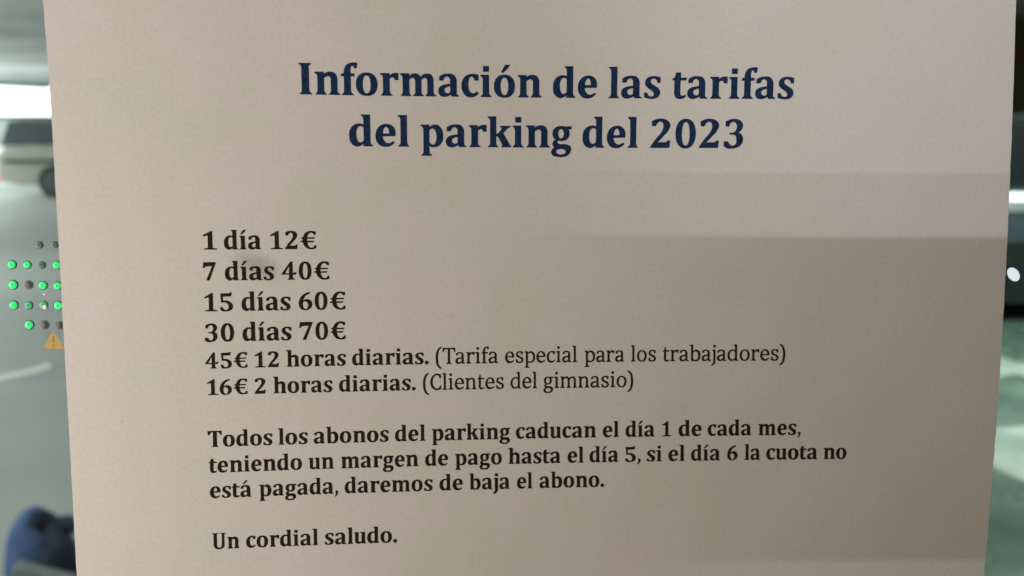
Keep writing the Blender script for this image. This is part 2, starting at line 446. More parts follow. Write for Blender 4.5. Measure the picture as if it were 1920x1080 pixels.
def thin(xl, xr, top, **k):
    return stem(xl, xr, top, **k)
A_R = ('62,350 62,420 130,462~ 230,481~ 330,460~ 385,400~ 395,320 395,60 412,38 455,25 452,0 335,0 320,55 240,5~ 165,-10~ 70,20~ 35,105~ '
       '55,185~ 130,235~ 220,255~ 315,265 315,320 305,390~ 275,428~ 215,440~ 155,420~ 118,350 > 316,220 240,210~ 160,180~ 120,118~ '
       '145,62~ 200,46~ 260,65~ 316,105')
ARCH_R = '165,395 230,452~ 320,480~ 410,450~ 455,390~ 470,300 470,30 390,30 390,300 380,372~ 350,412~ 295,422~ 230,398~ 160,340'
REG = {
 'T': (10, 0, '20,665 568,665 572,500 528,500 505,590~ 462,618 336,622 250,622 128,618 85,590~ 60,500 16,500/' + stem(250, 336, 640, foot=(180, 405))),
 'C': (0, 25, '520,630 512,490 455,490 430,580~ 330,625~ 220,575~ 150,470~ 132,335~ 160,180~ 240,80~ 340,45~ 430,75~ 475,170 525,170 525,40 '
       '430,0~ 330,-12~ 170,35~ 70,160~ 42,330~ 80,500~ 180,620~ 330,675~ 430,662~'),
 'a': (0, 28, A_R),
 'b': (-10, 25, stem(88, 168, 692, flag=25) + '/165,400 230,455~ 310,480~ 420,440~ 490,350~ 510,235~ 480,100~ 400,15~ 290,-10~ 190,2~ 88,18 > '
       '168,340 220,400~ 290,420~ 370,385~ 415,300~ 425,220~ 400,110~ 345,50~ 280,38~ 210,52~ 168,92'),
 'c': (0, 22, '415,455 400,345 340,345 325,410~ 265,440~ 180,400~ 130,310~ 122,220~ 150,115~ 210,60~ 270,50~ 340,70~ 400,112 420,78 340,15~ '
       '240,-12~ 130,20~ 60,110~ 38,225~ 65,350~ 145,445~ 265,482~ 350,475~'),
 'd': (0, 30, stem(385, 465, 692, flag=315) + '/385,0 528,0 528,17 485,36 465,70 385,70/'
       '388,440 340,470~ 270,480~ 150,445~ 65,350~ 38,225~ 70,90~ 140,15~ 220,-10~ 310,15~ 388,70 > '
       '386,370 340,425~ 270,438~ 185,400~ 130,310~ 122,215~ 150,100~ 200,55~ 250,45~ 310,65~ 386,125'),
 'e': (0, 30, '448,235 452,300~ 410,410~ 340,465~ 255,482~ 140,440~ 65,345~ 38,225~ 65,100~ 140,15~ 250,-12~ 350,15~ 438,85 415,115 350,70~ '
       '280,52~ 190,85~ 135,160~ 122,235 > 125,275 150,370~ 200,430~ 250,442~ 310,415~ 355,350~ 362,275'),
 'f': (0, -50, '95,440 100,570~ 145,655~ 220,695~ 290,702~ 345,690 335,595 280,595 265,645~ 235,656~ 195,625~ 178,560~ 175,440/' +
       stem(95, 175, 470, foot=(35, 252)) + '/25,418 45,463 300,463 300,416'),
 'g': (0, 10, ell(225, 314, 175, 166) + ' > ' + ell(225, 314, 95, 126) + '/300,476 480,474 478,425 390,425 330,440/'
       '165,185 75,115~ 75,60~ 110,15~ 50,-40~ 30,-105~ 75,-180~ 190,-215~ 320,-205~ 420,-150~ 460,-60~ 430,20~ 350,60~ 240,68~ '
       '160,75~ 140,105~ 195,160 > 150,-10~ 230,-4~ 320,-10~ 375,-50~ 370,-110~ 300,-160~ 200,-170~ 120,-130~ 105,-75~'),
 'i': (0, 30, stem(95, 175, 472, foot=(35, 242), flag=30) + '/' + ell(132, 628, 54, 54, 12)),
 'j': (0, 25, '95,400 175,400 175,10 165,-80~ 115,-150~ 10,-210 -8,-175 60,-110~ 90,-40~ 95,20/' + stem(95, 175, 472, 300, flag=30) + '/' + ell(132, 628, 54, 54, 12)),
 'l': (0, 30, stem(95, 175, 692, foot=(35, 242), flag=30)),
 'm': (0, 25, stem(88, 168, 475, foot=(30, 230), flag=30) + '/' +
       '160,395 220,452~ 300,480~ 390,450~ 435,390 452,300 452,30 372,30 372,300 362,375~ 332,412~ 280,420~ 220,392~ 160,340/' +
       stem(372, 452, 150, foot=(315, 515)) + '/' +
       '430,385 505,452~ 590,480~ 680,450~ 728,390~ 738,300 738,30 658,30 658,300 650,375~ 620,412~ 565,420~ 505,392~ 445,335/' +
       stem(658, 738, 150, foot=(600, 800))),
 'n': (0, 20, stem(88, 168, 475, foot=(30, 235), flag=30) + '/' + ARCH_R + '/' + stem(390, 470, 150, foot=(328, 538))),
 'o': (0, 40, ell(265, 233, 226, 245, 22, 2.1) + ' > ' + ell(265, 233, 142, 204, 22, 2.1)),
 'p': (0, 25, stem(88, 168, 475, -212, foot=(30, 240), flag=25) + '/165,400 230,455~ 310,480~ 420,440~ 490,350~ 510,235~ 480,100~ 400,15~ 290,-10~ 215,0~ 160,30 > '
       '168,340 220,400~ 290,420~ 370,385~ 415,300~ 425,220~ 400,110~ 345,50~ 280,38~ 210,52~ 168,92'),
 'r': (0, 8, stem(88, 168, 475, foot=(30, 252), flag=30) + '/162,390 220,450~ 285,480~ 345,482~ 400,470 392,360 332,360 318,405~ 280,418~ 220,385~ 162,325'),
 's': (0, 40, '52,145 105,145 125,80~ 170,45~ 225,32~ 290,55~ 315,110~ 280,170~ 190,215~ 95,265~ 55,345~ 75,420~ 140,468~ 230,482~ 370,462 '
       '362,350 312,350 295,410~ 255,438~ 205,442~ 150,415~ 130,365~ 160,310~ 250,265~ 350,210~ 392,125~ 365,45~ 290,-2~ 210,-12~ 130,0~ 58,28'),
 't': (0, 15, '120,590 165,590 170,462 315,462 312,418 170,418 168,130 180,65~ 220,48~ 265,50~ 315,68 325,38 260,-2~ 200,-12~ 115,15~ 88,100~ '
       '88,200 88,418 25,418 25,445 95,470'),
 '(': (0, 40, '305,715 175,640~ 88,480~ 62,250~ 88,20~ 170,-140~ 305,-215 308,-165 215,-90~ 165,60~ 150,250~ 165,440~ 215,590~ 305,668'),
 ')': (0, 20, '15,715 145,640~ 232,480~ 258,250~ 232,20~ 150,-140~ 15,-215 12,-165 105,-90~ 155,60~ 170,250~ 155,440~ 105,590~ 15,668'),
}

GROW = 0.0
def grow(pts, d):
    """ink gain: push an outline out by d"""
    n = len(pts)
    if area(pts) < 0: pts = pts[::-1]
    out = []
    for i in range(n):
        a = pts[i] - pts[i - 1]; b = pts[(i + 1) % n] - pts[i]
        if a.length < 1e-6 or b.length < 1e-6:
            out.append(pts[i].copy()); continue
        a.normalize(); b.normalize()
        m = Vector((a.y + b.y, -a.x - b.x))
        k = max(m.length, 0.7)
        out.append(pts[i] + m / k * d * min(1.6, 2 / k))
    return out

def outline(s):
    """points of one closed outline, smooth runs turned into curves"""
    P = []
    for w in s.split():
        sm = w.endswith('~')
        x, y = w.rstrip('~').split(',')
        P.append((Vector((float(x), float(y))), sm))
    n = len(P)
    out = []
    for i in range(n):
        p0, s0 = P[i]
        p1, s1 = P[(i + 1) % n]
        out.append(p0)
        if not (s0 or s1):
            continue
        d = (p1 - p0).length
        def tan(k):
            a, b, c = P[k - 1][0], P[k][0], P[(k + 1) % n][0]
            u, v = (b - a), (c - b)
            t = u / max(u.length, 1e-6) ** 1.0 * v.length + v / max(v.length, 1e-6) * u.length
            return t.normalized() if t.length > 1e-6 else v.normalized()
        t0 = tan(i) if s0 else None
        t1 = tan((i + 1) % n) if s1 else None
        ch = (p1 - p0).normalized()
        if t0 is None:
            t0 = (2 * ch * ch.dot(t1) - t1).normalized() if ch.dot(t1) > 0 else ch
        if t1 is None:
            t1 = (2 * ch * ch.dot(t0) - t0).normalized() if ch.dot(t0) > 0 else ch
        m = 4 if d > 60 else 3
        for j in range(1, m):
            t = j / m
            h00 = 2 * t ** 3 - 3 * t * t + 1; h10 = t ** 3 - 2 * t * t + t
            h01 = -2 * t ** 3 + 3 * t * t; h11 = t ** 3 - t * t
            out.append(p0 * h00 + t0 * d * h10 + p1 * h01 + t1 * d * h11)
    return out

def area(pts):
    return sum(pts[i - 1].x * pts[i].y - pts[i].x * pts[i - 1].y for i in range(len(pts))) / 2

GAIN = (4.0, 9.0)
_cache = {}
def glyph(table, ch):
    """(verts, triangles, left edge, right edge) of a letter: the union of its outlines"""
    key = (id(table), ch)
    if key in _cache:
        return _cache[key]
    V, F, holes_of, k = [], [], {}, 0
    for comp in table[ch][2].split('/'):
        parts = [outline(q.strip()) for q in comp.split('>')]
        fi = len(F)
        holes_of[fi] = []
        for j, pts in enumerate(parts):
            if area(pts) < 0:
                pts.reverse()
            g = GAIN[0 if table is BOLD else 1]
            pts = grow(pts, -g if j else g)
            F.append(list(range(len(V), len(V) + len(pts))))
            V += pts
            if j:
                holes_of[fi].append(len(F) - 1)
    r = delaunay_2d_cdt(V, [], F, 1, 0.01)
    vs, fs, of = r[0], r[2], r[5]
    keep = []
    for f, o in zip(fs, of):
        o = set(o)
        if any(p in o and not (set(h) & o) for p, h in holes_of.items()):
            keep.append(f)
    xs = [vs[i].x for f in keep for i in f]
    _cache[key] = (vs, keep, min(xs), max(xs))
    return _cache[key]

# ------------------------------------------------------------------ the curved sheet
SP = [0.0628, -0.06318, -0.0024, 8.69643, 13.1127, 195.82502, -4.98239, -2.07706, 2.19158, 0.79374, 0.15233, 1.07324, 2.50863]

def rot3(a, b, c):
    return (Matrix.Rotation(a, 3, 'X') @ Matrix.Rotation(b, 3, 'Y') @ Matrix.Rotation(c, 3, 'Z'))
SR = rot3(*SP[:3])
SO = Vector(SP[3:6])
def bend(u, v):
    """how far the sheet bows out of its mean plane, in mm"""
    if v > 122: v = 122 + 20 * (1 - math.exp(-(v - 122) / 20))
    if v < -22: v = -22
    x, y = (u - 105) / 100, (v - 60) / 60
    b = (x * x, y * y, x * y * x, x * y * y, y ** 3, x ** 3, x * x * y * y)
    return sum(c * q for c, q in zip(SP[6:], b))
def local(u, v, w):
    p = SR @ Vector((u - 105, v - 60, w)) + SO
    return W(p.x / 1000, p.y / 1000, p.z / 1000)
def sheet(u, v, lift=0.0):
    """a point of the sheet, lift mm towards the reader"""
    return local(u, v, bend(u, v) - lift)
SHEET_N = (local(0, 0, 1) - local(0, 0, 0)).normalized()

# ------------------------------------------------------------------ the notice
notice = empty('paper_notice', sheet(105, 100))
tag(notice, 'large white printed sheet with Spanish parking prices, filling most of the view', 'notice')
notice_inv = Matrix.Translation(notice.location).inverted()

TH = 0.14      # mm, paper thickness
NU, NV = 60, 90
V0, V1 = -26.0, 271.0
def build_sheet():
    verts, faces, uvs = [], [], []
    rnd = random.Random(3)
    jl = [rnd.uniform(-0.04, 0.04) for _ in range(NV + 1)]
    jr = [rnd.uniform(-0.05, 0.05) for _ in range(NV + 1)]
    for side in (0, 1):
        for j in range(NV + 1):
            # rows are closer together in the part that faces the reader
            t = j / NV
            v = V0 + (V1 - V0) * (t * 0.62 if t < 0.9 else 0.558 + (t - 0.9) * 4.42)
            for i in range(NU + 1):
                u = 210 * i / NU
                if i == 0:
                    u = jl[j] + (-0.014 * (4 - v) if v < 4 else 0.0)
                if i == NU: u += jr[j]
                verts.append(notice_inv @ sheet(u, v, -TH * side))
                uvs.append((u / 210, v / 210))
    n = (NU + 1) * (NV + 1)
    idx = lambda s, j, i: s * n + j * (NU + 1) + i
    for j in range(NV):
        for i in range(NU):
            faces.append((idx(0, j, i), idx(0, j + 1, i), idx(0, j + 1, i + 1), idx(0, j, i + 1)))
            faces.append((idx(1, j, i), idx(1, j, i + 1), idx(1, j + 1, i + 1), idx(1, j + 1, i)))
    for j in range(NV):
        faces.append((idx(0, j, 0), idx(1, j, 0), idx(1, j + 1, 0), idx(0, j + 1, 0)))
        faces.append((idx(0, j, NU), idx(0, j + 1, NU), idx(1, j + 1, NU), idx(1, j, NU)))
    for i in range(NU):
        faces.append((idx(0, 0, i), idx(0, 0, i + 1), idx(1, 0, i + 1), idx(1, 0, i)))
        faces.append((idx(0, NV, i), idx(1, NV, i), idx(1, NV, i + 1), idx(0, NV, i + 1)))
    me = bpy.data.meshes.new('sheet')
    me.from_pydata([tuple(v) for v in verts], [], faces)
    lay = me.uv_layers.new(name='sheet')
    for l in me.loops:
        lay.data[l.index].uv = uvs[l.vertex_index]
    me.update()
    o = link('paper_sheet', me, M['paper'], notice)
    for p in me.polygons[:2 * NU * NV]:
        p.use_smooth = True
    rim = lambda k: (k % n) % (NU + 1) in (0, NU) or (k % n) // (NU + 1) in (0, NV)
    for ed in me.edges:
        a, b = ed.vertices
        if rim(a) and rim(b):
            ed.use_edge_sharp = True
    return o
build_sheet()

EM = {'title': 9.95, 'price': 6.2, 'body': 5.45}
def word_mesh(text, table, em, u0, u1, v, verts, faces):
    """set one word between u0 and u1 on the line v"""
    pen, items = 0.0, []
    for k, ch in enumerate(text):
        L, Rb, _ = table[ch]
        vs, fs, x0, x1 = glyph(table, ch)
        off = pen + L if table is BOLD else pen
        items.append((ch, off, vs, fs, x0, x1))
        adv = L + x1 + Rb if table is BOLD else x1 + Rb
        if table is BOLD and ch == 'T': adv -= 30
        if table is REG and ch == 'T': adv -= 25
        pen += adv
    left = items[0][1] + items[0][4]
    right = items[-1][1] + items[-1][5]
    s = (u1 - u0) / (right - left)
    sy = em / 1008
    for ch, off, vs, fs, x0, x1 in items:
        base = len(verts)
        for p in vs:
            verts.append(notice_inv @ sheet(u0 + (off + p.x - left) * s, v - p.y * sy, 0.035))
        faces += [tuple(base + i for i in f) for f in fs]
    return s / sy

LINES = [
    ('title', 'navy', 'dark blue heading line reading Información de las tarifas', 4.167, [
        ('Información', 'b', 50.01, 102.89),
        ('de', 'b', 105.43, 115.33),
        ('las', 'b', 117.95, 129.67),
        ('tarifas', 'b', 132.35, 159.98)]),
    ('title', 'navy', 'dark blue heading line reading del parking del 2023', 15.123, [
        ('del', 'b', 60.39, 73.42),
        ('parking', 'b', 75.96, 109.77),
        ('del', 'b', 112.21, 124.77),
        ('2023', 'b', 127.59, 148.79)]),
    ('price', 'black', 'black printed line reading 1 día 12€', 37.737, [
        ('1', 'b', 28.71, 31.65),
        ('día', 'b', 33.14, 40.92),
        ('12€', 'b', 42.85, 52.77)]),
    ('price', 'black', 'black printed line reading 7 días 40€', 44.508, [
        ('7', 'b', 28.56, 31.32),
        ('días', 'b', 33.13, 43.51),
        ('40€', 'b', 45.13, 55.48)]),
    ('price', 'black', 'black printed line reading 15 días 60€', 51.272, [
        ('15', 'b', 28.58, 34.63),
        ('días', 'b', 36.43, 46.9),
        ('60€', 'b', 48.68, 58.86)]),
    ('price', 'black', 'black printed line reading 30 días 70€', 57.992, [
        ('30', 'b', 28.5, 34.67),
        ('días', 'b', 36.45, 46.96),
        ('70€', 'b', 48.68, 58.8)]),
    ('body', 'black', 'black printed line reading 45€ 12 horas diarias. (Tarifa especial para los trabajadores)', 63.962, [
        ('45€', 'b', 28.37, 37.37),
        ('12', 'b', 38.86, 44.08),
        ('horas', 'b', 45.73, 58.74),
        ('diarias.', 'b', 60.15, 77.24),
        ('(Tarifa', 'r', 78.86, 93.07),
        ('especial', 'r', 94.67, 111.31),
        ('para', 'r', 113.01, 122.21),
        ('los', 'r', 123.76, 129.59),
        ('trabajadores)', 'r', 131.14, 159.75)]),
    ('body', 'black', 'black printed line reading 16€ 2 horas diarias. (Clientes del gimnasio)', 69.889, [
        ('16€', 'b', 28.6, 37.23),
        ('2', 'b', 38.66, 41.12),
        ('horas', 'b', 42.76, 55.68),
        ('diarias.', 'b', 57.15, 74.25),
        ('(Clientes', 'r', 75.94, 94.38),
        ('del', 'r', 95.91, 102.06),
        ('gimnasio)', 'r', 103.49, 124.31)]),
    ('body', 'black', 'black printed line reading Todos los abonos del parking caducan el día 1 de cada mes,', 81.542, [
        ('Todos', 'b', 28.44, 42.33),
        ('los', 'b', 43.63, 50.06),
        ('abonos', 'b', 51.39, 68.08),
        ('del', 'b', 69.52, 76.34),
        ('parking', 'b', 77.83, 95.77),
        ('caducan', 'b', 97.08, 115.75),
        ('el', 'b', 117.26, 120.98),
        ('día', 'b', 122.59, 129.36),
        ('1', 'b', 131.1, 133.27),
        ('de', 'b', 135.01, 140.4),
        ('cada', 'b', 141.82, 152.12),
        ('mes,', 'b', 153.74, 163.74)]),
    ('body', 'black', 'black printed line reading teniendo un margen de pago hasta el día 5, si el día 6 la cuota no', 87.358, [
        ('teniendo', 'b', 28.55, 48.71),
        ('un', 'b', 50.16, 55.81),
        ('margen', 'b', 57.34, 74.77),
        ('de', 'b', 76.29, 81.51),
        ('pago', 'b', 83.08, 93.84),
        ('hasta', 'b', 95.34, 107.44),
        ('el', 'b', 109.05, 112.78),
        ('día', 'b', 114.18, 120.9),
        ('5,', 'b', 122.5, 126.15),
        ('si', 'b', 127.56, 131.12),
        ('el', 'b', 132.61, 136.46),
        ('día', 'b', 137.97, 144.79),
        ('6', 'b', 146.5, 148.93),
        ('la', 'b', 150.57, 154.28),
        ('cuota', 'b', 155.71, 167.81),
        ('no', 'b', 169.26, 174.7)]),
    ('body', 'black', 'black printed line reading está pagada, daremos de baja el abono.', 93.103, [
        ('está', 'b', 28.62, 37.61),
        ('pagada,', 'b', 39.23, 56.65),
        ('daremos', 'b', 58.12, 77.93),
        ('de', 'b', 79.51, 84.82),
        ('baja', 'b', 86.32, 95.64),
        ('el', 'b', 97.31, 100.83),
        ('abono.', 'b', 102.5, 117.55)]),
    ('body', 'black', 'black printed line reading Un cordial saludo.', 104.706, [
        ('Un', 'b', 28.79, 34.75),
        ('cordial', 'b', 36.2, 52.03),
        ('saludo.', 'b', 53.51, 69.74)]),
]

for kind, mat, label, v, words in LINES:
    verts, faces = [], []
    for text, face, u0, u1 in words:
        q = word_mesh(text, BOLD if face == 'b' else REG, EM[kind], u0, u1, v, verts, faces)
        print('W %-14s %.3f' % (text, q))
    o = pydata('printed_line', verts, faces, M[mat], notice)
    # letters face the reader
    me = o.data
    if me.polygons and sum((p.normal.dot(SHEET_N) for p in me.polygons)) > 0:
        me.flip_normals()
    o['label'] = label

# ------------------------------------------------------------------ window pane behind the notice
GW = 9.5      # mm behind the sheet's mean plane
G0 = local(105, 60, GW)
pane = empty('window_pane', G0)
tag(pane, 'clear glass pane behind the paper notice, garage seen through it', 'window')
pinv = Matrix.Translation(G0).inverted()
def slab(name, u0, u1, v0, v1, w0, w1, mat, parent, inv):
    vs = [inv @ local(u, v, w) for w in (w0, w1) for v in (v0, v1) for u in (u0, u1)]
    fs = [(0, 1, 3, 2), (4, 6, 7, 5), (0, 4, 5, 1), (2, 3, 7, 6), (0, 2, 6, 4), (1, 5, 7, 3)]
    return pydata(name, vs, fs, mat, parent)
slab('glass', -330, 540, -330, 520, GW, GW + 5, M['glass'], pane, pinv)

def on_glass(px, py, lift=0.0):
    return on_plane(px, py, local(105, 60, GW - lift), SHEET_N)


# basis on the glass
GU = (local(1, 0, 0) - local(0, 0, 0)).normalized()
GVv = (local(0, 1, 0) - local(0, 0, 0)).normalized()

def disc(parent_loc, c, r, h, mat, name, parent, n=20, rx=1.0, ang=0.0, dome=0.35):
    """a small domed lens standing h off the glass at c"""
    verts, faces = [], []
    prof = [(1.0, 0.0), (1.0, 0.45), (0.86, 0.78), (0.6, 0.94), (0.3, 1.0)]
    for rr, hh in prof:
        for k in range(n):
            t = 2 * math.pi * k / n
            a, b = rr * r * rx * math.cos(t), rr * r * math.sin(t)
            x = a * math.cos(ang) - b * math.sin(ang)
            y = a * math.sin(ang) + b * math.cos(ang)
            verts.append(c + GU * x + GVv * y - SHEET_N * (h * hh) - parent_loc)
    for j in range(len(prof) - 1):
        for k in range(n):
            faces.append((j * n + k, j * n + (k + 1) % n, (j + 1) * n + (k + 1) % n, (j + 1) * n + k))
    faces.append(tuple(range((len(prof) - 1) * n, len(prof) * n)))
    return pydata(name, verts, faces, mat, parent, smooth=True)

# ------------------------------------------------------------------ green LED array left of the notice
LED = [(74.5, 459.5, 'dim', .80), (103, 459, 'dim2', .78),
       (23, 496, 'on', 1), (51.5, 496.5, 'on', .92), (79, 497, 'dim', .85), (107, 497, 'on', .95),
       (25, 534, 'on', 1.08), (54, 534, 'dark', 1), (81, 535, 'on', 1), (108.5, 536, 'on', .95),
       (26.5, 572, 'on', 1), (54.5, 572.5, 'mid', .9), (82, 572, 'mid', .95), (110, 573, 'on', 1.05),
       (55.5, 609, 'on', 1.05), (83.5, 609, 'dark', 1.05), (112, 610, 'dark', .95)]
led0 = on_glass(66, 534)
panel = empty('led_display', led0)
tag(panel, 'small array of round green LEDs glowing on the glass, left of the notice', 'light display')
for px, py, st, k in LED:
    c = on_glass(px, py)
    r = 0.00086 * k
    rg = disc(led0, c, r * 1.28, 0.00035, M['led_ring'], 'led_ring', panel)
    if st in ('on', 'mid'):
        o = disc(led0, c, r, 0.0008, M['led_on'] if st == 'on' else M['led_mid'], 'led', panel)
        o['label'] = 'lit green LED'
        q = disc(led0, c - SHEET_N * 0.00081, r * (.34 if st == 'on' else .5), 0.0001, M['led_core'] if st == 'on' else M['led_dim'], 'led_core', o, n=12)
    elif st in ('dim', 'dim2'):
        o = disc(led0, c, r * .9, 0.0008, M['led_dim'], 'led', panel)
        o['label'] = 'unlit greenish LED'
        disc(led0, c - SHEET_N * 0.00081, r * .45, 0.0001, M['led_dark'], 'led_core', o, n=12)
    else:
        o = disc(led0, c, r * .9, 0.0006, M['led_dark'], 'led', panel)
        o['label'] = 'dark unlit LED'
for px, py, r in ((83.5, 552, .00032), (84, 576, .00055)):
    disc(led0, on_glass(px, py, 1.3), r, 0.0002, M['glint'], 'painted_glint', panel, n=9)  # scratch glints put in as small white discs

# ------------------------------------------------------------------ warning sticker on the glass
st0 = on_glass(100, 642)
stk = empty('warning_sticker', st0)
tag(stk, 'tiny orange triangular warning sticker on the glass, below the green LEDs', 'sticker')
def flat(name, pts, mat, parent, loc, lift, th=0.15):
    n = len(pts)
    top = [on_glass(x, y, lift + th) - loc for x, y in pts]
    bot = [on_glass(x, y, lift) - loc for x, y in pts]
    fs = [tuple(range(n)), tuple(range(2 * n - 1, n - 1, -1))]
    fs += [(i, (i + 1) % n, n + (i + 1) % n, n + i) for i in range(n)]
    return pydata(name, top + bot, fs, mat, parent)
flat('triangle', [(95, 624), (99, 623), (103, 626), (119, 651), (118, 655), (84, 654), (82, 650)], M['orange'], stk, st0, 0.05)
flat('exclamation_mark', [(97.5, 631), (101, 631), (100.2, 643), (98.4, 643)], M['sticker_mark'], stk, st0, 0.22, 0.05)
flat('exclamation_dot', [(98, 646), (101, 646), (101, 649), (98, 649)], M['sticker_mark'], stk, st0, 0.22, 0.05)

# ------------------------------------------------------------------ white indicator light at the right edge
wl0 = on_glass(1898.5, 514.5)
wl = empty('indicator_light', wl0)
tag(wl, 'small white oval indicator light glowing at the right edge of the notice', 'light')
disc(wl0, wl0, 0.00135, 0.0009, M['white_led'], 'lens', wl, n=26, rx=1.42, ang=R(50))
disc(wl0, wl0, 0.00150, 0.0004, M['plastic'], 'bezel', wl, n=26, rx=1.38, ang=R(50))

# ------------------------------------------------------------------ rail added out of view to shade the right of the notice
blocker0 = W(0.175, 0.0, 0.095)
blocker = empty('shade_blocker', blocker0)
tag(blocker, 'unseen added rail standing out in front of the pane at its right', 'blocker')
rb = bmesh.new()
box(rb, (-0.085, -0.002, -0.0408), (0.085, 0.002, 0.0408), 0.0008)
ro = link('blocker_bar', mesh_of(rb, 'blocker_bar'), M['darksteel'], blocker)
ro.rotation_euler = (-PITCH, 0, 0)

# ------------------------------------------------------------------ garage: floor, walls, ceiling
def quad_sheet(name, pts, mat, z, kind='structure', parent=None):
    o = pydata(name, [(x, y, z) for x, y in pts], [tuple(range(len(pts)))], mat, parent)
    tag(o, kind=kind)
    return o
H = 2.45
FAR = 18.6
fl = quad_sheet('floor', [(-30, -6), (30, -6), (30, 30), (-30, 30)], M['floor'], 0.0)
quad_sheet('painted_lane', [(1.1, 0.6), (9, 0.6), (9, 12), (1.1, 12)], M['lane'], 0.004)
ce = box_obj('ceiling', (-30, 0.6, H), (30, 30, H + 0.3), M['ceiling']); tag(ce, kind='structure')
fw = box_obj('far_wall', (-30, FAR, 0), (2.0, FAR + 0.3, H), M['wall'])
tag(fw, 'grey plaster wall across the far end of the garage, behind the parked beige car', 'wall')
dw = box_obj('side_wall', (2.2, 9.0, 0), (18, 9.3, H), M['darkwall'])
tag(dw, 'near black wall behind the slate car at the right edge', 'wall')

# lane markings: pale bands on the green lane, one white line on the grey floor
def floor_patch(name, pix, mat, z, label):
    pts = [on_floor(x, y) for x, y in pix]
    o = quad_sheet(name, [(p.x, p.y) for p in pts], mat, z)
    return o
floor_patch('white_line', [(-60, 718), (-8, 706), (50, 695), (92, 681), (96, 692), (60, 702), (-4, 717), (-60, 729)], M['mark'], 0.004, '')
floor_patch('pale_marking', [(1700, 800), (1860, 806), (1990, 800), (2080, 812), (2080, 960), (1990, 930), (1925, 908), (1872, 886), (1845, 872), (1700, 880)], M['lanemark'], 0.008, '')
floor_patch('pale_marking', [(1820, 668), (1880, 672), (1905, 682), (1960, 690), (1960, 712), (1900, 704), (1870, 712), (1810, 700)], M['lanemark'], 0.008, '')

# bright strip opening high in the far wall
op = empty('strip_window', (on_front(50, 190, FAR).x, FAR, 1.8))
tag(op, 'long bright strip window glowing near the ceiling above the beige car', 'window')
o0 = op.location
zt, zb = on_front(50, 162, FAR).z, on_front(50, 217, FAR).z
box_obj('pane', (-4.5, -0.05, zb - o0.z), (4.5, -0.02, zt - o0.z), M['daylight'], op)
box_obj('frame', (-4.56, -0.09, zt - o0.z), (4.56, 0, zt - o0.z + 0.05), M['steel'], op, 0.004)
box_obj('sill', (-4.56, -0.12, zb - o0.z - 0.05), (4.56, 0, zb - o0.z), M['darksteel'], op, 0.004)

# duct under the ceiling
pz = on_front(40, 150, 13.0)
pp = empty('ceiling_pipe', (pz.x, 13.0, pz.z))
tag(pp, 'thin dark pipe hanging under the ceiling above the bright strip window', 'pipe')
bm = bmesh.new()
bmesh.ops.create_cone(bm, cap_ends=True, segments=16, radius1=0.022, radius2=0.022, depth=5.2, matrix=Matrix.Translation((-2.2, 0, 0.03)) @ Matrix.Rotation(R(93), 4, 'Y'))
link('tube', mesh_of(bm, 'tube'), M['steel'], pp, smooth=True)
for x in (-3.6, -1.2):
    box_obj('bracket', (x - .02, -.02, 0.03), (x + .02, .02, H - pz.z), M['steel'], pp)

# ceiling light fittings with real tubes
def fitting(x, y, length, power, label, rz=0.0, z=H - 0.3):
    e = empty('tube_light', (x, y, z), rz)
    tag(e, label, 'ceiling light')
    box_obj('housing', (-length / 2, -0.09, -0.07), (length / 2, 0.09, 0), M['steel'], e, 0.01)
    bm = bmesh.new()
    for s in (-1, 1):
        bmesh.ops.create_cone(bm, cap_ends=True, segments=12, radius1=0.016, radius2=0.016, depth=length - .1,
                              matrix=Matrix.Translation((0, s * 0.045, -0.095)) @ Matrix.Rotation(R(90), 4, 'Y'))
    link('tube', mesh_of(bm, 'tube'), M['tube'], e, smooth=True)
    for dz, rx, k in ((-0.125, 0, 1.0), (0.012, R(180), 5.0 if y > 9 else 2.0)):  # the upward lamp is added to brighten the ceiling
        d = bpy.data.lights.new('fitting_lamp', 'AREA')
        d.shape = 'RECTANGLE'; d.size = length; d.size_y = 0.14; d.energy = power * k; d.color = (0.93, 1.0, 0.97)
        l = bpy.data.objects.new('fitting_lamp', d)
        l.location = (x, y, z + dz); l.rotation_euler = (rx, 0, rz)
        col.objects.link(l)
    for s in (-1, 1):
        box_obj('hanger', (s * length * .35 - .01, -.01, 0), (s * length * .35 + .01, .01, H - z), M['steel'], e)
for i, (x, y, p) in enumerate([(-5.2, 3.4, 78), (-6.5, 7.0, 75), (-10.2, 11.0, 130), (-12.4, 15.2, 330)]):
    fitting(x, y, 1.5, p, ['fluorescent ceiling light nearest the reader, over the grey floor',
                           'second fluorescent ceiling light over the grey floor',
                           'third fluorescent ceiling light, short of the far wall',
                           'fluorescent ceiling light left of the beige car'][i])
fitting(-2.6, 0.95, 1.2, 34, 'unseen light added close behind the glass pane to brighten the blue bundle', 0)  # added to light the front of the cloth bundle
fitting(3.4, 3.9, 1.5, 88, 'fluorescent ceiling light over the green lane', R(90))
